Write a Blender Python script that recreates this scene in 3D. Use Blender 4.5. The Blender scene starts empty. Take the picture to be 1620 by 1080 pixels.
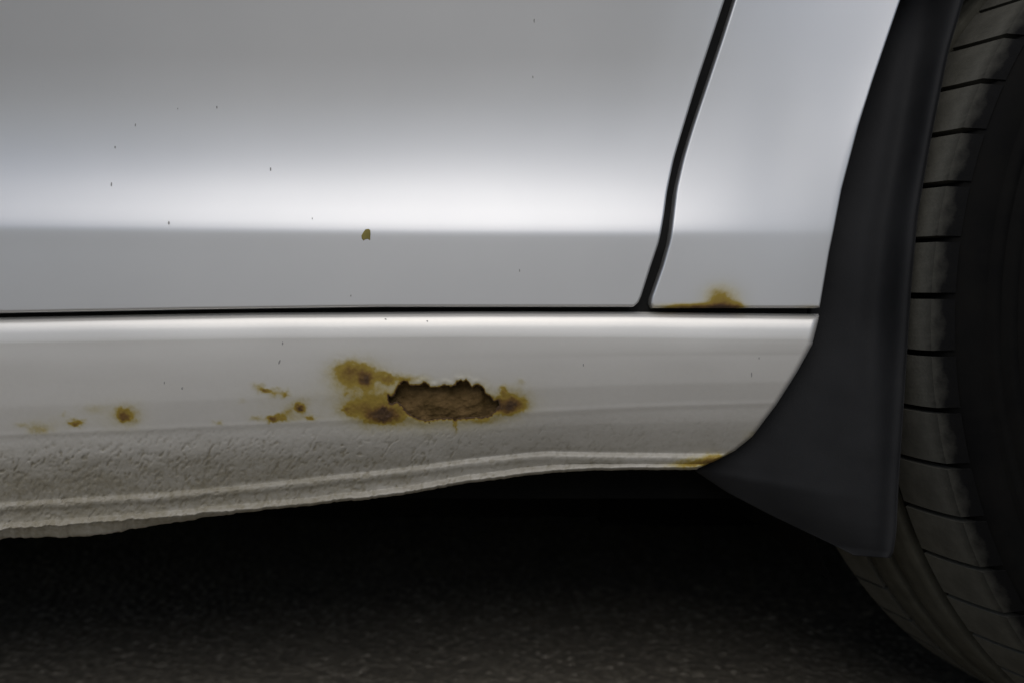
import bpy, math
import numpy as np
from mathutils import Vector
R = math.radians
rng = np.random.default_rng(7)
C = bpy.context.scene.collection

# ------------------------------------------------------------------ camera, sky, sun
F, D, CZ = 1400.0, 0.56, 0.30            # focal length in photo pixels, distance and height of the lens
cam = bpy.data.cameras.new('camera'); co = bpy.data.objects.new('camera', cam); C.objects.link(co)
co.location = (0, -D, CZ); co.rotation_euler = (R(90), 0, 0)
cam.sensor_width = 36; cam.lens = 36*F/1620; cam.clip_start = .01; cam.clip_end = 400
cam.dof.use_dof = True; cam.dof.focus_distance = D; cam.dof.aperture_fstop = 5.0
bpy.context.scene.camera = co
SUN_EL, SUN_ROT = 50, 184                # sun behind the photographer, veiled by cloud
w = bpy.data.worlds.new("World"); bpy.context.scene.world = w; w.use_nodes = True
nt = w.node_tree; bg = nt.nodes['Background']; sky = nt.nodes.new('ShaderNodeTexSky')
sky.sky_type = 'NISHITA'; sky.sun_disc = False; sky.sun_elevation = R(SUN_EL); sky.sun_rotation = R(SUN_ROT)
sky.dust_density = 2.0; sky.air_density = 0.8; sky.ozone_density = 1.0
nt.links.new(sky.outputs[0], bg.inputs[0]); bg.inputs[1].default_value = 0.075
sl = bpy.data.lights.new('sun', 'SUN'); so = bpy.data.objects.new('sun', sl); C.objects.link(so)
sl.energy = 1.42; sl.angle = R(60); sl.color = (1.0, .985, .965)
dirv = Vector((math.sin(R(SUN_ROT))*math.cos(R(SUN_EL)), math.cos(R(SUN_ROT))*math.cos(R(SUN_EL)), math.sin(R(SUN_EL))))
so.rotation_euler = dirv.to_track_quat('Z', 'Y').to_euler(); so.location = dirv*3
vs = bpy.context.scene.view_settings
vs.view_transform = 'Standard'; vs.look = 'None'; vs.exposure = -0.27; vs.gamma = 1
bpy.context.scene.cycles.max_bounces = 8

# ------------------------------------------------------------------ helpers
def W3(px, py, y):
    px, py, y = np.broadcast_arrays(np.asarray(px, float), np.asarray(py, float), np.asarray(y, float))
    s = (D+y)/F
    return np.stack([(px-810)*s, y, CZ-(py-540)*s], -1)
def link(name, me, mat, parent=None):
    o = bpy.data.objects.new(name, me); C.objects.link(o)
    if mat: me.materials.append(mat)
    if parent: o.parent = parent
    return o
def mesh(name, v, f, smooth=True):
    me = bpy.data.meshes.new(name); me.from_pydata([tuple(p) for p in np.asarray(v, float)], [], [tuple(int(i) for i in q) for q in f])
    me.polygons.foreach_set('use_smooth', [smooth]*len(me.polygons)); me.update(); return me
def grid_faces(nu, nv, base=0, keep=None, flip=False):
    i, j = np.meshgrid(np.arange(nu-1), np.arange(nv-1), indexing='ij')
    a = base + i*nv + j
    q = np.stack([a, a+nv, a+nv+1, a+1], -1).reshape(-1, 4)
    if flip: q = q[:, ::-1]
    if keep is not None: q = q[keep.reshape(-1)]
    return q
def attr(me, name, vals):
    a = me.attributes.new(name, 'FLOAT', 'POINT'); a.data.foreach_set('value', np.asarray(vals, np.float32).ravel())
def vnoise(x, y, seed=0):
    x = np.asarray(x, float); y = np.asarray(y, float)
    xi = np.floor(x).astype(np.int64); yi = np.floor(y).astype(np.int64); fx = x-xi; fy = y-yi
    fx = fx*fx*(3-2*fx); fy = fy*fy*(3-2*fy)
    def h(a, b):
        n = (a*374761393 + b*668265263 + seed*1442695041) & 0xffffffff
        n = ((n ^ (n >> 13))*1274126177) & 0xffffffff
        return ((n ^ (n >> 16)) & 0xffff)/65535.0
    return (h(xi, yi)*(1-fx)*(1-fy)+h(xi+1, yi)*fx*(1-fy)+h(xi, yi+1)*(1-fx)*fy+h(xi+1, yi+1)*fx*fy)*2-1
def fbm(x, y, seed=0, o=4):
    s = 0; a = 1; t = 0
    for k in range(o): s = s+a*vnoise(x*2**k+k*7.3, y*2**k-k*3.1, seed+k); t += a; a *= .55
    return s/t
def blobs(px, py, L):
    s = np.zeros_like(px)
    for (x, y, a, b, k) in L: s = np.maximum(s, 0) + k*np.exp(-(((px-x)/a)**2+((py-y)/b)**2)*.8)
    return s
def node_mat(name):
    m = bpy.data.materials.new(name); m.use_nodes = True; t = m.node_tree
    return m, t, t.nodes['Principled BSDF']
def N(t, typ, **kw):
    n = t.nodes.new(typ)
    for k, v in kw.items(): setattr(n, k, v)
    return n
def ramp(t, stops):
    r = N(t, 'ShaderNodeValToRGB'); e = r.color_ramp.elements
    while len(e) < len(stops): e.new(.5)
    for k, (p, c) in enumerate(stops): e[k].position = p; e[k].color = (*c, 1)
    return r
def noise(t, scale, detail=4, rough=.55, vec=None, dist=0):
    n = N(t, 'ShaderNodeTexNoise'); n.inputs['Scale'].default_value = scale; n.inputs['Detail'].default_value = detail
    n.inputs['Roughness'].default_value = rough; n.inputs['Distortion'].default_value = dist
    if vec is None:
        g = N(t, 'ShaderNodeTexCoord'); vec = g.outputs['Object']
    t.links.new(vec, n.inputs['Vector']); return n
def mapr(t, src, a, b, c=0, d=1):
    m = N(t, 'ShaderNodeMapRange'); t.links.new(src, m.inputs['Value'])
    for k, v in zip(('From Min', 'From Max', 'To Min', 'To Max'), (a, b, c, d)): m.inputs[k].default_value = v
    return m.outputs[0]
def math_(t, op, a, b):
    m = N(t, 'ShaderNodeMath', operation=op)
    for k, v in enumerate((a, b)):
        if hasattr(v, 'default_value') or hasattr(v, 'links'): t.links.new(v, m.inputs[k])
        else: m.inputs[k].default_value = v
    return m.outputs[0]
def mixc(t, fac, a, b, mode='MIX'):
    m = N(t, 'ShaderNodeMix', data_type='RGBA', blend_type=mode)
    if isinstance(fac, float): m.inputs[0].default_value = fac
    else: t.links.new(fac, m.inputs[0])
    for k, v in ((6, a), (7, b)):
        if isinstance(v, tuple): m.inputs[k].default_value = (*v, 1)
        else: t.links.new(v, m.inputs[k])
    return m.outputs[2]

# ------------------------------------------------------------------ materials
def paint_material(name, sill=False):
    m, t, b = node_mat(name)
    a = N(t, 'ShaderNodeAttribute', attribute_name='rust'); g = N(t, 'ShaderNodeAttribute', attribute_name='grime')
    n1 = noise(t, 9, 5); n2 = noise(t, 900, 3); n3 = noise(t, 260, 4, .65)
    base = mixc(t, mapr(t, n1.outputs[0], .3, .7), (.715, .717, .712) if not sill else (.77, .755, .715), (.755, .755, .748) if not sill else (.815, .80, .76))
    # dust film and beige grime on the stone guard coat
    gr = math_(t, 'MULTIPLY', g.outputs['Fac'], mapr(t, n3.outputs[0], .3, .7, .86, 1.08))
    base = mixc(t, gr, base, (.235, .21, .15))
    rr = math_(t, 'MULTIPLY', a.outputs['Fac'], mapr(t, n3.outputs[0], .3, .7, .9, 1.1))
    rcol = ramp(t, [(0, (.56, .52, .34)), (.12, (.45, .375, .11)), (.36, (.32, .225, .032)), (.68, (.15, .078, .013)), (1, (.06, .030, .010))])
    t.links.new(rr, rcol.inputs[0])
    col = mixc(t, mapr(t, rr, .0, .32), base, rcol.outputs[0])
    t.links.new(col, b.inputs['Base Color'])
    bad = math_(t, 'MAXIMUM', mapr(t, rr, .05, .5), gr)
    t.links.new(mapr(t, bad, 0, 1, .82 if not sill else .55, .0), b.inputs['Metallic'])
    t.links.new(mapr(t, bad, 0, 1, .38, .8), b.inputs['Roughness'])
    b.inputs['Coat Weight'].default_value = .12; b.inputs['Coat Roughness'].default_value = .12
    bu = N(t, 'ShaderNodeBump'); bu.inputs['Strength'].default_value = .25; bu.inputs['Distance'].default_value = .0004
    t.links.new(math_(t, 'ADD', math_(t, 'MULTIPLY', n2.outputs[0], .12), math_(t, 'MULTIPLY', math_(t, 'MULTIPLY', n3.outputs[0], bad), 1.5)), bu.inputs['Height'])
    t.links.new(bu.outputs[0], b.inputs['Normal'])
    return m
M_paint = paint_material('silver_paint'); M_sill = paint_material('sill_paint', True)
def rough_mat(name, c1, c2, rough, scale=40, bump=.3, dist=.0006, spec=.5, metallic=0, bscale=None):
    m, t, b = node_mat(name)
    n = noise(t, scale, 5, .6); n2 = noise(t, bscale or scale*8, 4, .6)
    t.links.new(mixc(t, mapr(t, n.outputs[0], .32, .68), c1, c2), b.inputs['Base Color'])
    t.links.new(mapr(t, n.outputs[0], .3, .7, rough-.07, min(1, rough+.07)), b.inputs['Roughness'])
    b.inputs['Metallic'].default_value = metallic; b.inputs['Specular IOR Level'].default_value = spec
    bu = N(t, 'ShaderNodeBump'); bu.inputs['Strength'].default_value = bump; bu.inputs['Distance'].default_value = dist
    t.links.new(n2.outputs[0], bu.inputs['Height']); t.links.new(bu.outputs[0], b.inputs['Normal'])
    return m
M_plastic = rough_mat('flap_plastic', (.0135, .0138, .0145), (.024, .0245, .0255), .68, 14, .25, .0004, .12, bscale=1400)
M_tread = rough_mat('tread_rubber', (.056, .054, .042), (.084, .081, .064), .92, 60, .5, .0006, .15)
M_block = rough_mat('tread_block_rubber', (.074, .072, .060), (.112, .109, .092), .92, 60, .5, .0006, .12)
M_side = rough_mat('sidewall_rubber', (.0025, .0025, .0025), (.0065, .0062, .0055), .8, 30, .3, .0004, .08)
M_dark = rough_mat('underseal', (.004, .004, .004), (.007, .007, .006), .9, 20, .4, .001, .05)
M_seal = rough_mat('seam_rubber', (.004, .004, .004), (.006, .006, .006), .7, 20, .2, .0005, .3)
M_rustin = rough_mat('rusted_steel', (.064, .040, .012), (.17, .108, .045), .9, 110, .6, .0010, .15, bscale=420)
M_rim = rough_mat('rim_alloy', (.35, .35, .36), (.42, .42, .43), .35, 20, .1, .0003, .5, .9)
M_olive = rough_mat('olive_chip', (.20, .17, .045), (.27, .23, .07), .8, 200, .5, .0003, .2)
M_chip = rough_mat('stone_chip', (.26, .26, .25), (.38, .37, .35), .8, 200, .3, .0003, .2)

# road dust sits on the running face of the blocks and thins out over the shoulder
t = M_block.node_tree; b = t.nodes['Principled BSDF']; src = b.inputs['Base Color'].links[0].from_socket
g = N(t, 'ShaderNodeTexCoord'); sx_ = N(t, 'ShaderNodeSeparateXYZ'); t.links.new(g.outputs['Object'], sx_.inputs[0]); n = noise(t, 55, 5, .65)
dn = math_(t, 'ADD', sx_.outputs['Y'], mapr(t, n.outputs[0], .3, .7, -.003, .003))
t.links.new(mixc(t, mapr(t, dn, .008, .020), (.006, .006, .006), src), b.inputs['Base Color'])

# ------------------------------------------------------------------ ground
def dense(a, b, step, lo, hi):
    mid = np.arange(a, b, step); g = np.geomspace(step*3, hi-b, 26); h = np.geomspace(step*3, a-lo, 26)
    return np.concatenate([a-h[::-1], mid, b+g])
gx = dense(-.75, .75, .0026, -90, 90); gy = dense(.06, 1.0, .0026, -90, 90)
X, Y = np.meshgrid(gx, gy, indexing='ij')
wx = X+.003*vnoise(X*90, Y*90, 3); wy = Y+.003*vnoise(X*90, Y*90, 9)
def stones(x, y, cell, seed):
    cx = np.floor(x/cell).astype(int); cy = np.floor(y/cell).astype(int); best = np.full(x.shape, 9.); hh = np.zeros(x.shape)
    tab = np.random.default_rng(seed).random((97, 89, 3))
    for i in (-1, 0, 1):
        for j in (-1, 0, 1):
            t = tab[(cx+i) % 97, (cy+j) % 89]
            d = np.hypot(x/cell-(cx+i+.1+.8*t[..., 0]), y/cell-(cy+j+.1+.8*t[..., 1])); mth = d < best
            best = np.where(mth, d, best); hh = np.where(mth, t[..., 2], hh)
    return best, hh
b1, h1 = stones(wx, wy, .0068, 5)
GZ = -.014
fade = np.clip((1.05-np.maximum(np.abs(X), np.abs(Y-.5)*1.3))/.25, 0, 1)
Z = GZ + fade*(.0021*(.35+.65*h1)*np.clip(1-(b1/.62)**2, 0, 1) - .0016 + .003*fbm(X*3, Y*3, 4) + .0006*vnoise(X*420, Y*420, 2))
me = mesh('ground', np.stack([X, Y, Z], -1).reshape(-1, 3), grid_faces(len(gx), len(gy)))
attr(me, 'tone', (h1*fade+.5*(1-fade))); attr(me, 'patch_light', fade)
m, t, b = node_mat('asphalt')
a = N(t, 'ShaderNodeAttribute', attribute_name='tone'); n = noise(t, 3, 5); n2 = noise(t, 500, 4)
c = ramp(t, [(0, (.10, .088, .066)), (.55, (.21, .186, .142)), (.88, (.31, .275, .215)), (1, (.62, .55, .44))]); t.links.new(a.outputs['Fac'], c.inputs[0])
t.links.new(mixc(t, mapr(t, n.outputs[0], .3, .7, .2, .7), c.outputs[0], mixc(t, N(t, 'ShaderNodeAttribute', attribute_name='patch_light').outputs['Fac'], (.115, .105, .09), (.24, .213, .165))), b.inputs['Base Color'])  # light put into colour: paler under the car, darker beyond to dim reflections
t.links.new(mapr(t, a.outputs['Fac'], 0, 1, .8, .42), b.inputs['Roughness'])
bu = N(t, 'ShaderNodeBump'); bu.inputs['Strength'].default_value = .6; bu.inputs['Distance'].default_value = .001
t.links.new(n2.outputs[0], bu.inputs['Height']); t.links.new(bu.outputs[0], b.inputs['Normal'])
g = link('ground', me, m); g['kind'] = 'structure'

# ------------------------------------------------------------------ the car
car = bpy.data.objects.new('parked_car', None); C.objects.link(car); car.location = (0, 0, 0)
car['label'] = 'silver car with rusted-through sill, black mud flap and dusty tyre, seen close along its side'
car['category'] = 'car'

def prow(py): return CZ-(py-540)/2500.0        # photo row -> height on the body plane
def qcol(px): return (px-810)/2500.0
# body section: tilt of the surface (degrees, + faces the sky) against height
tz = prow(np.array([500, 384, 376, 371, 364, 352, 335, 305, 270, 235, 200, 150, 90, 0, -150, -400, -900]))
tt = np.array([-2, -2.5, -2, 0, 6.5, 9.2, 9.2, 7.2, 4, .8, -2, -6, -9.5, -11.5, -10, -4, 4.])
zz = np.linspace(prow(500), prow(-900), 6000)
tv = np.interp(zz, tz, tt); yy = np.concatenate([[0], np.cumsum(np.tan(np.radians((tv[1:]+tv[:-1])/2))*np.diff(zz))])
yy -= np.interp(prow(371), zz, yy)
AC = (.567, .310); AR = .372                   # wheel arch
def depth(x, z):
    k_ = np.clip((x-qcol(960))/(qcol(1330)-qcol(960)), 0, 1); amp = 1-.72*k_*k_*(3-2*k_)
    drop = -.0016+yy_full(z)*amp
    r = np.hypot(x-AC[0], z-AC[1])
    lip = np.exp(-np.maximum(r-AR, 0)/.022)
    dent = 0.0006*np.exp(-(((x-qcol(1235))/.020)**2+((z-prow(250))/.045)**2))
    wav = .0005*fbm(x*5+3, z*6, 12, 2)
    drop = drop+.11*(np.clip(x, -.5, .3)-.02)*np.sqrt(np.clip(z-.40, 0, .4)**2+.0009)
    return drop - .0022*lip*(lambda q: q*q*(3-2*q))(np.clip((z-.30)/.14, 0, 1)) + dent + wav
def yy_full(z): return np.interp(z, zz, yy)
def round_edge(y, d, r=.0028, back=.0):
    d = np.clip(d, 0, r); return y + r-np.sqrt(np.maximum(r*r-(r-d)**2, 0))
def panel(xs_fn, zs, us, edges, r=.0014):
    """grid sheet: xs_fn(z)->(xl,xr)."""
    Zg = np.repeat(zs[None, :], len(us), 0); xl, xr = xs_fn(zs); Xg = xl[None]+(xr-xl)[None]*us[:, None]
    Yg = depth(Xg, Zg)
    dd = np.full(Xg.shape, 1.)
    for e in edges:
        dd = np.minimum(dd, {'l': Xg-xl[None], 'r': xr[None]-Xg, 'b': Zg-zs[0]}[e])
    # soft corner: combine distances
    Yg = round_edge(Yg, dd, r)
    P = np.stack([Xg, Yg, Zg], -1)
    if 'r' in edges: e = P[-1:].copy(); e[..., 1] += .014; P = np.concatenate([P, e], 0)
    if 'l' in edges: e = P[:1].copy(); e[..., 1] += .014; P = np.concatenate([e, P], 0)
    if 'b' in edges: e = P[:, :1].copy(); e[..., 1] += .014; P = np.concatenate([e, P], 1)
    return P
# shut line between door and fender, left and right edge
gpy = np.array([-900, -300, 0, 65, 130, 200, 250, 300, 340, 380, 420, 450, 470, 480, 487.])
gL = np.array([1400, 1236, 1146, 1125, 1104, 1083, 1068, 1057, 1051, 1043, 1030, 1021, 1015, 1010.5, 1003.])
gR = np.array([1416, 1252, 1162, 1142, 1121, 1098, 1083, 1071, 1065.5, 1060, 1049, 1038.5, 1031.5, 1030, 1034.])
def cv(p, v, n=400):
    q = np.linspace(p[0], p[-1], n); s = np.interp(q, p, v)
    k = np.ones(5)/5; s2 = np.convolve(np.pad(s, 2, 'edge'), k, 'valid'); s2[-12:] = s[-12:]; return q, s2
gLq = cv(gpy, gL); gRq = cv(gpy, gR)
def z2py(z): return 540-(z-CZ)*2500
def gl(z): return qcol(np.interp(z2py(z), *gLq))
def gr_(z): return qcol(np.interp(z2py(z), *gRq))
def zlines(pyb):
    near = pyb-np.array([0, .4, .9, 1.5, 2.2, 3, 4, 5.2, 6.6, 8.5, 11, 14]); mid = np.arange(pyb-17, -20, -3.0)
    return prow(np.concatenate([near, mid, np.arange(-30, -900, -14.)]))
# door: its bottom edge runs slightly downhill to the left
def doorx(z): return np.full_like(z, -1.5), gl(z)
zs = zlines(487)
ur = 1-np.array([0, .4, .9, 1.5, 2.2, 3, 4, 5.2, 6.6, 8.5, 11, 14, 18, 24])/2500/1.7
us = np.concatenate([np.linspace(0, .985, 220), ur[::-1]]); us = np.unique(us)
P = panel(doorx, zs, us, ['r', 'b'])
bpx = np.interp(P[..., 0], qcol(np.array([-1000, 0, 300, 600, 1003])), np.array([520, 495, 489.5, 485.2, 485.2]))-487
wgt = np.clip((P[..., 2]-prow(487+0))/(prow(400)-prow(487)), 0, 1)
P[..., 2] -= bpx/2500*(1-wgt)
crs = np.interp(P[..., 0], qcol(np.array([-1000, 0, 300, 700, 1300])), np.array([-12, -8, -4, 0, 3.]))
bump = np.exp(-((z2py(P[..., 2])-371)/150)**2)*(wgt)
P[..., 2] -= crs/2500*bump
door = link('door', mesh('door', P.reshape(-1, 3), grid_faces(P.shape[0], P.shape[1])), M_paint, car)
attr(door.data, 'rust', np.zeros(P.shape[:2])); attr(door.data, 'grime', np.zeros(P.shape[:2]))

# fender: strip beside the wheel arch, over it and past it
epy = np.array([-60, 0, 130, 200, 300, 400, 450, 487, 500.]); ex = np.array([1447, 1424, 1380, 1358, 1331, 1311, 1303, 1297, 1296.])
def archx(z):
    a = qcol(np.interp(z2py(z), epy, ex)); c = AC[0]-np.sqrt(np.maximum(.379**2-(z-AC[1])**2, 0)); k = np.clip((z-prow(0))/(prow(-70)-prow(0)), 0, 1)
    return a*(1-k)+c*k
zt = AC[1]+.379; zs = prow(np.concatenate([487-np.array([0, .4, .9, 1.5, 2.2, 3, 4, 5.2, 6.6, 8.5, 11, 14]), np.arange(470, -385, -3.)]))
zs = zs[zs < zt-.0005]
us = np.unique(np.concatenate([np.array([0, .4, .9, 1.5, 2.2, 3, 4, 5.2, 6.6, 8.5, 11, 14])/260, np.linspace(.06, .95, 70), 1-np.array([0, .4, .9, 1.5, 2.2, 3, 4, 6, 9])/260]))
P1 = panel(lambda z: (gr_(z), archx(z)), zs, us, ['l', 'r', 'b'])
zs2 = np.concatenate([[zt-.0005], np.linspace(zt+.004, .876, 30)])
P2 = panel(lambda z: (gr_(z), np.full_like(z, 1.2)), zs2, np.linspace(0, 1, 90), ['l'])
def rightx(z): return AC[0]+np.sqrt(np.maximum(.379**2-(z-AC[1])**2, 0)), np.full_like(z, 1.2)
P3 = panel(rightx, np.linspace(.2, zt-.0006, 90), np.linspace(0, 1, 40), ['l', 'b'])
V = np.concatenate([p.reshape(-1, 3) for p in (P1, P2, P3)]); f = []; base = 0
for p in (P1, P2, P3): f.append(grid_faces(p.shape[0], p.shape[1], base)); base += p.shape[0]*p.shape[1]
fender = link('fender', mesh('fender', V, np.concatenate(f)), M_paint, car)
fx = V[:, 0]*2500+810; fy = z2py(V[:, 2])
fr = blobs(fx, fy, [(1142, 476, 27, 22, .22), (1145, 484, 20, 9, .30), (1100, 486, 45, 5, .62), (1138, 465, 17, 12, .16), (1165, 486, 9, 5, .35), (1143, 487, 16, 3.5, .5), (1280, 488, 16, 5, .12)])
fr *= (fy > 400)*(fx < 1320)*(1+.35*fbm(fx/9, fy/9, 3))
attr(fender.data, 'rust', np.clip(fr, 0, 1)); attr(fender.data, 'grime', np.zeros(len(V)))

# ------------------------------------------------------------------ sill with its pinch weld flange, stone guard coat and rust hole
hole = np.array([(614.5,625),(616,637),(622,638),(628,634),(633,638),(637,642),(643,650),(651,657),(661,661),(673,664.5),(690,661.5),(716,660.5),(720,664),(723,661),(740,660.5),(756,658.5),(762,659.5),(770,658.5),(777,656),(783,650),(786,645),(790,640),(787,633),(781,635),(777,629),(772,625),(768,623),(765,616),(762,611),(756,608.5),(751,609),(747,612),(744,610),(740,604.5),(737,601),(733,604),(729,602),(724,604),(721,609),(712,611),(703,609),(698,611),(688,613),(680,612),(675,606),(671,605),(667,609),(656,610),(648,609.5),(644,604),(640,603),(635,605),(631,610),(627,618),(625,623),(620,628)], float)
def poly_dist(px, py, poly):
    d = np.full(px.shape, 1e9); ins = np.zeros(px.shape, bool); n = len(poly)
    for i in range(n):
        a = poly[i]; b_ = poly[(i+1) % n]; e = b_-a; tq = np.clip(((px-a[0])*e[0]+(py-a[1])*e[1])/(e@e), 0, 1)
        d = np.minimum(d, np.hypot(px-a[0]-tq*e[0], py-a[1]-tq*e[1]))
        if a[1] != b_[1]:
            c_ = ((a[1] > py) != (b_[1] > py)) & (px < e[0]*(py-a[1])/e[1]+a[0]); ins ^= c_
    return np.where(ins, -d, d)
KX = np.array([-900, 0, 150, 250, 400, 500, 620, 750, 860, 1000, 1120, 1300.])
top = np.interp(KX, [-900, 0, 250, 400, 750, 1000, 1290], [526, 503.5, 498.5, 496, 494, 494.5, 498])
fea = np.interp(KX, [-900, 0, 250, 500, 750, 1000, 1250], [735, 690, 680, 668, 657, 646, 638])
r1 = np.interp(KX, [-900, 0, 250, 400, 500, 620, 750, 860, 1000, 1120, 1300], [860, 803, 788, 774, 763, 750, 733, 722, 724, 725, 726])
r2 = np.interp(KX, [-900, 0, 250, 400, 500, 620, 750, 860, 1000, 1120, 1300], [905, 837, 818, 804, 794, 781, 758, 745, 740, 739, 739])
bot = np.interp(KX, [-900, 0, 70, 150, 250, 320, 1300], [930, 851, 855, 847, 829, 0, 0]); bot = np.maximum(bot, r2+3.5)
knots = [ # (row function, depth)
 (top-1, .020), (top-1, .0085), (top+.8, .0062), (top+3, .0038), (top+7, .0016), (top+13, .0002), (top+22, -.0008), (top+38, -.0014),
 (top+46, -.0012), (top*.55+fea*.45, -.0004), (top*.25+fea*.75, .0025), (fea-4, .0063), (fea+2, .0071), (fea*.7+r1*.3, .0105), (fea*.45+r1*.55, .0151), (fea*.22+r1*.78, .0200),
 (r1-9, .0224), (r1-4, .0206), (r1-1, .0203), (r1+3, .0209), (r1+8, .0226), (r1*.45+r2*.55, .0238), (r2-9, .0240), (r2-4, .0216), (r2-.5, .0205), (r2+2.5, .0228), (bot, .0285), (bot-3, .0360)]
nseg = [1, 3, 4, 5, 6, 7, 10, 6, 20, 26, 28, 6, 14, 16, 14, 8, 6, 5, 5, 5, 6, 6, 6, 5, 5, 5, 3]
s_rows = np.concatenate([[i+np.arange(n)/n for i, n in enumerate(nseg)][k] for k in range(len(nseg))]+[[len(nseg)]])
KY = np.array([k[0] for k in knots]); KD = np.array([k[1] for k in knots])
# columns
cpx = np.concatenate([np.arange(-2950, -20, 14.), np.arange(-20, 600, 1.45), np.arange(600, 800, .85), np.arange(800, 1060, 1.9), np.arange(1060, 1298, 2.2), [1299.]])
def smoothcols(v): # smooth interpolation along the sill
    q = np.arange(-900, 1301, 5.); s = np.interp(q, KX, v); k = np.hanning(17); k /= k.sum(); return np.interp(cpx, q, np.convolve(np.pad(s, 8, 'edge'), k, 'valid'))
ROW = np.stack([smoothcols(KY[i]) for i in range(len(knots))], 1)   # cols x knots
PY = np.stack([np.interp(s_rows, np.arange(len(knots)), ROW[i]) for i in range(len(cpx))])
DP = np.repeat(np.interp(s_rows, np.arange(len(knots)), KD)[None], len(cpx), 0)
# relax the section a little so the knots do not show
for it in range(3):
    DP[:, 10:-6] = .25*DP[:, 9:-7]+.5*DP[:, 10:-6]+.25*DP[:, 11:-5]
    PY[:, 10:-6] = .25*PY[:, 9:-7]+.5*PY[:, 10:-6]+.25*PY[:, 11:-5]
i0 = int(np.searchsorted(s_rows, 7.2)); i1 = int(np.searchsorted(s_rows, 15.6))
j0 = int(np.searchsorted(s_rows, 4.6)); j1 = int(np.searchsorted(s_rows, 9.6))
for it in range(14): DP[:, j0:j1] = .25*DP[:, j0-1:j1-1]+.5*DP[:, j0:j1]+.25*DP[:, j0+1:j1+1]
for it in range(90): DP[:, i0:i1] = .25*DP[:, i0-1:i1-1]+.5*DP[:, i0:i1]+.25*DP[:, i0+1:i1+1]
DP = DP-.0003*np.exp(-((PY-smoothcols(fea)[:, None])/5)**2)
# right end follows the arch
endy = np.array([480, 496, 500, 510, 545, 590, 640, 690, 712, 728, 740, 760.]); endx = np.array([1294, 1294, 1296, 1294, 1285, 1260, 1228, 1190, 1163, 1132, 1105, 1085.])
PX = np.repeat(cpx[:, None], len(s_rows), 1)
xe = np.interp(PY, endy, endx); kk = np.clip((PX-850)/(1299-850), 0, 1)
PX = np.where(PX > 850, 850+(xe-850)*kk, PX)
# near the right end the flange becomes thin and fades
fe_ = np.interp(PX, KX, fea); r1_ = np.interp(PX, KX, r1); r2_ = np.interp(PX, KX, r2)
endd = xe-PX
DP = DP+np.where(endd < 9, (1-np.sqrt(np.clip(1-(1-endd/9)**2, 0, 1)))*.004, 0)
# stone guard texture: slanted pits
guard = np.clip((PY-fe_+6)/45, 0, 1)*np.clip((r2_+12-PY)/10, 0, 1)*np.interp(PX, [-900, 0, 400, 700, 1000, 1200], [1, 1, .75, .42, .2, .1])
sx = PX+.55*PY; sy = PY-.1*PX
n_a = vnoise(sx/3.7+.6*vnoise(PX/9, PY/9, 27), sy/5.6, 21); n_b = vnoise(sx/2.9, sy/3.8, 22); n_c = vnoise(PX/14, PY/12, 23)
pits = np.clip(n_a+.25*n_b-.05, 0, 1)*1.15*np.clip(.85+.6*n_c, .2, 1.4)+.22*n_b
DP = DP+guard*(.00068)*pits+.0003*guard*vnoise(PX/24, PY/20, 24)
DP = DP+.00035*fbm(PX/160, PY/70, 31, 2)
# ragged flange edge
PY = PY+np.clip((PY-r1_+6)/8, 0, 1)*(.9*vnoise(PX/5.5, 0*PX, 33)+1.2*vnoise(PX/19, 0*PX, 34))*np.interp(PX, [0, 700, 1000], [1, .8, .3])
# rust
wqx = PX+2.4*vnoise(PX/7, PY/7, 81)+2*vnoise(PX/3, PY/3, 82); wqy = PY+2.6*vnoise(PX/8, PY/6, 83)+1.5*vnoise(PX/3, PY/3, 84)
ru = blobs(wqx, wqy, [(565,600,46,30,.15),(596,645,54,28,.14),(806,634,42,24,.12),(455,640,60,28,.06),(195,655,34,22,.08),(690,670,90,16,.07),(110,664,70,16,.035),(556,588,26,15,.30),(570,584,30,9,.12),(549,600,16,12,.14),(580,603,7,7,.72),(577,592,9,6,.28),(611,598,10,8,.30),(596,596,14,6,.15),(640,599,26,6,.22),(590,625,42,16,.10),
 (575,645,30,12,.26),(558,648,14,7,.16),(608,654,13,9,.85),(596,657,14,9,.38),(620,660,14,7,.35),(588,662,26,9,.14),(630,650,12,8,.22),(548,648,6,3,.2),(548,622,4,3,.15),
 (806,641,13,11,.55),(800,646,8,7,.30),(815,634,16,14,.20),(796,619,5,7,.35),(824,604,5,4,.12),(823,640,14,9,.20),(786,640,7,10,.5),(760,664,30,5,.18),
 (419,617,7,3.6,.62),(409,611,8,6,.2),(436,620,11,5,.28),(452,623,5,4,.30),(474,645,6.5,5.5,.75),(476,640,10,10,.15),(432,662,8,4.6,.6),(446,659,7,4,.28),(456,652,7,7,.22),(491,661,6,4,.34),(405,661,9,4,.18),(470,660,30,5,.10),(384,634,6,3,.06),
 (194,653,9,7,.38),(198,663,7,5,.34),(203,657,14,12,.22),(120,668,10,4.6,.45),(116,671,7,3,.25),(62,680,15,6,.17),(33,672,8,4,.14),(65,673,24,8,.08),(148,646,18,7,.09),(346,668,6,3,.22),(101,655,4,4,.10),
 (1140,724,28,7,.30),(1118,731,28,6,.42),(1085,735,26,5,.24),(1192,690,14,10,.10),(721,672,2.2,8,.24),(640,668,60,6,.06)])
hd = poly_dist(PX, PY, hole); hd = hd+1.1*vnoise(PX/3.1, PY/3.1, 41)
ru = ru*1.08*(1+.22*fbm(PX/10, PY/9, 43))+.17*np.exp(-np.maximum(hd, 0)/9)+.9*np.exp(-(np.maximum(hd, 0)/1.6)**2)
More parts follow.
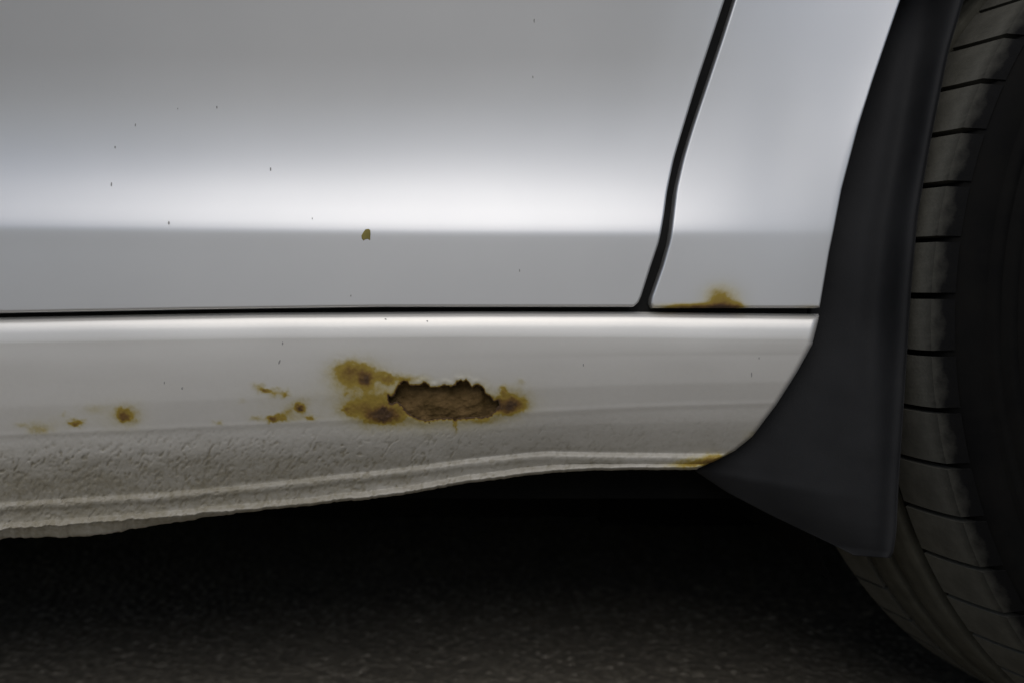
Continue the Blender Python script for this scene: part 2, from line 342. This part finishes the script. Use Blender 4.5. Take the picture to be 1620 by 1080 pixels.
# blistered, lifted paint round the hole and over the spots
DP = DP-.0003*np.exp(-((hd-4.5)/4.0)**2)*(.7+.6*vnoise(PX/8, PY/8, 44)) - .0004*np.clip(ru, 0, .9)*(hd > 6)*(1+.8*vnoise(PX/3.2, PY/3.2, 46))
DP = DP+.0002*np.exp(-(np.maximum(hd, 0)/2.6)**2)
ctr = (hd[:-1, :-1]+hd[1:, 1:]+hd[1:, :-1]+hd[:-1, 1:])/4
V = W3(PX, PY, DP)
nc, nr = PX.shape
keep = ctr > 0
# return at the right hand end
E2 = V[-1:].copy(); E2[..., 1] += .016
V = np.concatenate([V, E2], 0); keep = np.concatenate([keep, np.ones((1, nr-1), bool)], 0)
q = grid_faces(nc+1, nr, keep=keep)
# torn metal edge: skirt behind the boundary of the hole
from collections import Counter
near = q
cnt = {}
sel = np.where((hd.reshape(-1)[np.minimum(q[:, 0], nc*nr-1)] < 5) & (q[:, 0] < nc*nr))[0]
for fi in sel:
    for a_, b_ in zip(q[fi], np.roll(q[fi], -1)): cnt.setdefault((min(a_, b_), max(a_, b_)), []).append((a_, b_))
hdf = np.concatenate([hd, hd[-1:]], 0).reshape(-1)
bed = [v[0] for k, v in cnt.items() if len(v) == 1 and abs(hdf[k[0]]) < 2.8 and abs(hdf[k[1]]) < 2.8]
Vf = V.reshape(-1, 3); ids = {}; extra = []
for a_, b_ in bed:
    for k in (a_, b_):
        if k not in ids: ids[k] = len(Vf)+len(extra); extra.append(Vf[k]+np.array([0, .0016, 0]))
sk = np.array([(a_, ids[a_], ids[b_], b_) for a_, b_ in bed])
me = mesh('sill', np.concatenate([Vf, np.array(extra)]), np.concatenate([q, sk]))
sill = link('sill', me, M_sill, car)
top_ = np.interp(PX, KX, top)
gm = np.clip((PY-top_-60)/170, 0, 1)*.34+np.clip((PY-fe_)/75, 0, 1)*np.interp(PX, [0, 500, 1100], [.5, .42, .25])
gm = gm*(1+.25*fbm(PX/40, PY/14, 51))+.55*guard*np.clip(pits, 0, 1)**1.5+.08
def ext(a_, v): return np.concatenate([a_, a_[-1:]], 0).reshape(-1).tolist()+[v]*len(extra)
attr(me, 'rust', ext(np.clip(ru, 0, 1), 1.0)); attr(me, 'grime', ext(np.clip(gm, 0, .95), 0))

# rusted inner sill seen through the hole
u, v = np.meshgrid(np.linspace(560, 840, 150), np.linspace(590, 669, 80), indexing='ij')
dp = .0096-.0025*np.exp(-(((u-700)/70)**2+((v-640)/26)**2))+.0018*fbm(u/24+.03*v, v/17, 61)+.0009*fbm(u/6, v/6, 62)+.0025*np.clip((u-762)/10, 0, 1)
inner = link('inner_sill', mesh('inner_sill', W3(u, v, dp).reshape(-1, 3), grid_faces(150, 80)), M_rustin, car)
inner['label'] = 'brown rusted inner metal behind the hole'

# ------------------------------------------------------------------ paint chips and stone chips
def chip(px, py, rx, ry, ang, mat, h=.00018, pts=None, raised=True):
    if pts is None:
        a_ = np.linspace(0, 2*np.pi, 9)[:-1]; rr = 1+.25*rng.standard_normal(8)*.6
        pts = np.stack([rx*rr*np.cos(a_), ry*rr*np.sin(a_)], 1); ca, sa = math.cos(R(ang)), math.sin(R(ang))
        pts = np.stack([pts[:, 0]*ca-pts[:, 1]*sa, pts[:, 0]*sa+pts[:, 1]*ca], 1)
    pts = np.asarray(pts, float); n_ = len(pts); qx = px+pts[:, 0]; qy = py+pts[:, 1]
    def on(qx, qy, off, sill_):
        if sill_:
            # nearest sill vertex depth
            d_ = []
            for a1, b1_ in zip(qx, qy):
                i_ = np.argmin(np.abs(cpx-a1)); j_ = np.argmin(np.abs(PY[i_]-b1_)); d_.append(DP[i_, j_])
            return W3(qx, qy, np.array(d_)-off)
        x_, z_ = qcol(qx), prow(qy)
        cr = np.interp(x_, qcol(np.array([-1000, 0, 300, 700, 1300])), np.array([-12, -8, -4, 0, 3.]))*np.exp(-((qy-371)/150)**2)
        p = W3(qx, qy, 0); y_ = depth(x_, z_+cr/2500)-off
        for _ in range(2): p = W3(qx, qy, y_); y_ = depth(p[:, 0], p[:, 2]+cr/2500)-off
        return W3(qx, qy, y_)
    s_ = py > 495
    A = on(qx, qy, -.0001, s_); B = on(px+pts[:, 0]*.86, py+pts[:, 1]*.86, h, s_); cc = on(np.array([px]), np.array([py]), h*1.1, s_)
    vv = np.concatenate([A, B, cc]); ff = [(i, (i+1) % n_, n_+(i+1) % n_, n_+i) for i in range(n_)]
    me = bpy.data.meshes.new('stone_chip'); me.from_pydata([tuple(p) for p in vv], [], ff+[(n_+i, n_+(i+1) % n_, 2*n_) for i in range(n_)]); me.update()
    return me
for k, (px, py, rx, ry, an) in enumerate([(214,198,1,2.6,5),(182,233,1.2,2.2,-5),(176,292,1.3,4.5,4),(428,268,1.2,4,0),(343,170,1.2,2.4,0),(267,353,1.4,3.4,0),(845,33,1,3.4,5),(843,122,1,2.4,0),(822,428,1,2.6,0),(555,468,1.2,1.6,0),
    (442,572,1.5,4.2,20),(447,543,1.2,2.6,5),(288,614,2,2.6,0),(260,605,1,2.4,0),(923,577,1,2.6,0),(1189,592,1,5,0),(610,505,2,1,20),(676,508,1.6,1.2,30),(1201,566,.8,2.2,0),(494,346,.9,1.6,0),(281,172,.9,1.4,0)]):
    o = link('stone_chip', chip(px, py, rx, ry, an, M_chip), M_chip, door if py < 495 else sill)
o = link('paint_chip', chip(579, 372, 1, 1, 0, M_olive, .00035, [(-1, -9), (4, -10), (7, -8), (7.5, -2), (7, 6), (6.5, 9), (3, 6.5), (-2, 7.5), (-4, 9.5), (-7, 6), (-7.5, 1), (-4, -5)]), M_olive, door)
o['label'] = 'olive chip of bared primer on the door crease'

# ------------------------------------------------------------------ black mud flap
L = np.array([(1425,-40,.018),(1425,0,.018),(1378,130,.018),(1328,300,.018),(1308,400,.018),(1296,500,.018),(1282,545,.018),(1228,640,.022),(1188,690,.026),(1130,728,.034),(1096,742,.040),(1150,778,.038),(1215,812,.030),(1265,836,.022),(1320,862,.012),(1352,878,.004)])
Rr = np.array([(1540,-60),(1525,0),(1501,80),(1473,220),(1452,340),(1442,450),(1435,560),(1430,640),(1426,700),(1422,760),(1420,800),(1419,830),(1417,850),(1415,862),(1413,874),(1408,882)])
sp = np.linspace(0, 1, 120); tl = np.linspace(0, 1, len(L))
# resample by photo row so ribs stay level
Lx = np.interp(sp, tl, L[:, 0]); Ly = np.interp(sp, tl, L[:, 1]); Ld = np.interp(sp, tl, L[:, 2]); Rx = np.interp(sp, tl, Rr[:, 0]); Ry = np.interp(sp, tl, Rr[:, 1])
for A_ in (Ly, Lx, Ld, Rx, Ry): A_[1:-1] = (A_[:-2]+2*A_[1:-1]+A_[2:])/4
uu = np.unique(np.concatenate([np.linspace(0, .8, 30), np.linspace(.8, 1, 22)]))
ins = 16*np.clip((735-Ly)/130, 0, 1)              # tucks in behind the painted edge
PXf = (Lx-ins)[:, None]+(Rx-Lx+ins)[:, None]*uu[None]; PYf = Ly[:, None]+(Ry-Ly)[:, None]*uu[None]
wpx = (Rx-Lx)[:, None]*(1-uu[None])            # pixels from the free edge
base = Ld[:, None]*(1-uu[None])**1.3+(-.010)*(uu[None]**1.2)
lip = -.0045*np.exp(-((wpx-10)/16)**2)+.020*np.clip((430-PYf)/430, 0, 1.3)**1.5+.004*np.clip(1-wpx/5, 0, 1)**2
hol = .006*np.exp(-((wpx-48)/22)**2)*np.clip((720-PYf)/200, 0, 1)
DF = base+lip+hol+.0012*fbm(PXf/120, PYf/150, 71, 2)
P = W3(PXf, PYf, DF)
bk = P.copy(); bk[..., 1] += .0035
n1_, n2_ = P.shape[:2]
V = np.concatenate([P.reshape(-1, 3), bk.reshape(-1, 3)]); base_ = n1_*n2_
fq = [grid_faces(n1_, n2_, flip=True), grid_faces(n1_, n2_, base_)]
rim_ = [(i*n2_+n2_-1, (i+1)*n2_+n2_-1) for i in range(n1_-1)]+[(i*n2_, (i+1)*n2_) for i in range(n1_-1)]+[((n1_-1)*n2_+j, (n1_-1)*n2_+j+1) for j in range(n2_-1)]+[(j, j+1) for j in range(n2_-1)]
fq.append(np.array([(a_, b_, b_+base_, a_+base_) for a_, b_ in rim_]))
flap = link('mud_flap', mesh('mud_flap', V, np.concatenate(fq)), M_plastic, car)

# ------------------------------------------------------------------ wheel
WC = np.array([.5674, .061, .310]); WR = .324; YAW = .2936; TW = .185
def wheel_pt(r, th, w_):                      # th measured from -x, up positive; w_ along the axle, inwards
    x = -r*np.cos(th); z = r*np.sin(th)
    return np.stack([WC[0]+x*math.cos(YAW)-w_*math.sin(YAW), WC[1]+x*math.sin(YAW)+w_*math.cos(YAW), WC[2]+z], -1)
def lathe(prof, n_=240):
    th = np.linspace(0, 2*np.pi, n_, endpoint=False); pr = np.array(prof)
    A_ = wheel_pt(pr[None, :, 1], th[:, None], pr[None, :, 0]); m_ = len(pr)
    ff = [(i*m_+j, ((i+1) % n_)*m_+j, ((i+1) % n_)*m_+j+1, i*m_+j+1) for i in range(n_) for j in range(m_-1)]
    return A_.reshape(-1, 3), ff
def crown(w_):                                 # tread radius across the width
    u_ = (w_-TW/2)/(TW/2); return WR-.0045*u_*u_-.004*np.clip(abs(u_)-.86, 0, 1)/.14
side = [(TW-.004, .2), (TW+.008, .235), (TW+.010, .27), (TW+.002, .302), (TW-.004, .311), (TW-.012, .3155), (.10, .317), (.014, .3155), (.007, .3145), (.002, .311), (-.001, .305), (-.0042, .297), (-.0040, .2958), (-.0066, .2946), (-.0068, .289), (-.0060, .2878), (-.0062, .2868), (-.0092, .2850), (-.0094, .279), (-.0082, .2775), (-.0084, .2765), (-.0112, .2745), (-.0105, .272), (-.0115, .262), (-.0112, .2605), (-.0122, .2597), (-.0115, .245), (-.0085, .228), (-.004, .214), (-.0042, .209), (0, .205), (.01, .2)]
v_, f_ = lathe(side, 300)
tyre = link('tyre', mesh('tyre', v_, f_), M_side, car)
NB = 57
def block(w0, w1, skew, gap):
    nW, nT = 6, 5; span = 2*np.pi/NB-gap/WR; vv = []
    for top_ in (0, 1):
        for i in range(nW):
            for j in range(nT):
                w_ = w0+(w1-w0)*i/(nW-1); th = -span/2+span*j/(nT-1)+skew*(w_-w0)**2*9
                r_ = crown(w_) if top_ else .313
                edge = min(i, nW-1-i) == 0 or min(j, nT-1-j) == 0
                if top_ and edge: r_ -= .00012
                if top_: r_ -= .0035*max(0, (.018-w_)/.015)**2
                vv.append((r_, th, w_))
    a_ = np.array(vv); o_ = nW*nT; q_ = grid_faces(nW, nT, o_).tolist()
    bd = [(i*nT, (i+1)*nT) for i in range(nW-1)]+[((i+1)*nT+nT-1, i*nT+nT-1) for i in range(nW-1)]+[(j+1, j) for j in range(nT-1)]+[((nW-1)*nT+j, (nW-1)*nT+j+1) for j in range(nT-1)]
    q_ += [(a1, b1_, b1_+o_, a1+o_) for a1, b1_ in bd]
    # local frame: axle along Y, turned later
    P_ = np.stack([-a_[:, 0]*np.cos(a_[:, 1]), a_[:, 2], a_[:, 0]*np.sin(a_[:, 1])], -1)
    me_ = mesh('tread_block', P_, q_, True); ns = (nW-1)*(nT-1)
    me_.polygons.foreach_set('use_smooth', [False]*len(me_.polygons)); return me_
for (w0, w1, sk_, gap, ph) in [(.003, .0592, .45, .0040, 0), (.134, TW-.004, -.45, .0030, .5)]:
    bm_ = block(w0, w1, sk_, gap); bm_.materials.append(M_block)
    for k in range(NB):
        o = bpy.data.objects.new('tread_block', bm_); C.objects.link(o); o.parent = tyre
        o.location = WC; o.rotation_euler = (0, (k+ph)*2*math.pi/NB, YAW); o.rotation_mode = 'XYZ'
def ring(w0, w1):
    pr = [(w0, .313)]+[(w0+.0006, crown(w0)-.001)]+[(w0+(w1-w0)*s_, crown(w0+(w1-w0)*s_)) for s_ in (.06, .35, .65, .94)]+[(w1-.0006, crown(w1)-.001), (w1, .313)]
    return pr
for w0, w1 in ((.0695, .0950), (.1025, .1275)):
    v_, f_ = lathe(ring(w0, w1), 300); link('tread_rib', mesh('tread_rib', v_, f_), M_tread, tyre)
# rim (out of frame, closes the wheel)
v_, f_ = lathe([(.012, .2), (.004, .196), (.010, .19), (.06, .184), (.15, .18), (.16, .02)], 90)
rim = link('rim', mesh('rim', v_, f_), M_rim, car)
for k in range(5):
    aa = k*2*np.pi/5; P_ = []
    for (r_, hw, w_) in ((.02, .02, .03), (.19, .03, .02)):
        for dw in (0, .02):
            for s_ in (-1, 1): P_.append(wheel_pt(np.array(math.hypot(r_, hw)), np.array(aa+s_*math.atan2(hw, r_)), np.array(w_+dw)))
    link('spoke', mesh('spoke', np.array(P_), [(0, 1, 3, 2), (4, 6, 7, 5), (0, 4, 5, 1), (2, 3, 7, 6), (0, 2, 6, 4), (1, 5, 7, 3)], False), M_rim, rim)

# ------------------------------------------------------------------ dark insides: gap seal, floor, wheel housing, far side, top
def box(v, f, a, b_):
    o_ = len(v)
    for x_ in (a[0], b_[0]):
        for y_ in (a[1], b_[1]):
            for z_ in (a[2], b_[2]): v.append((x_, y_, z_))
    f += [tuple(o_+i for i in q_) for q_ in ((0, 1, 3, 2), (4, 6, 7, 5), (0, 4, 5, 1), (2, 3, 7, 6), (0, 2, 6, 4), (1, 5, 7, 3))]
v, f = [], []
box(v, f, (-1.5, .062, .19), (.165, 1.66, .875)); box(v, f, (.165, .33, .19), (.97, 1.66, .86)); box(v, f, (.97, .062, .19), (1.2, 1.66, .872)); box(v, f, (.17, .062, .70), (.965, .329, .873))
box(v, f, (-1.5, .45, .10), (.1, 1.63, .188)); box(v, f, (.105, .5, .08), (1.19, 1.6, .187)); box(v, f, (-1.49, 1.58, .03), (1.18, 1.64, .099))
link('underbody', mesh('underbody', v, f, False), M_dark, car)
v, f = [], []
box(v, f, (-1.5, .016, .290), (.192, .030, .345)); 
link('shut_seal', mesh('shut_seal', v, f, False), M_seal, car)
zc = np.linspace(.30, .86, 60); a_ = np.stack([gl(zc)-.012, depth(gl(zc), zc)+.013, zc], -1); b_ = np.stack([gr_(zc)+.012, depth(gr_(zc), zc)+.013, zc], -1)
link('shut_seal', mesh('shut_seal', np.stack([a_, b_], 0).reshape(-1, 3), grid_faces(2, 60)), M_seal, car)
th = np.linspace(-.45, np.pi+.45, 80); aw = np.array([.028, .12, .22, .325])
A_ = np.stack([np.broadcast_to(AC[0]-.392*np.cos(th)[:, None], (80, 4)), np.broadcast_to(aw[None], (80, 4)), np.broadcast_to(AC[1]+.392*np.sin(th)[:, None], (80, 4))], -1)
link('wheel_arch_liner', mesh('wheel_arch_liner', A_.reshape(-1, 3), grid_faces(80, 4)), M_dark, car)
zr = np.array([.862, .878]); 
v, f = [], []; box(v, f, (-1.5, .03, .877), (1.2, 1.68, .89)); link('body_top', mesh('body_top', v, f, False), M_paint, car)
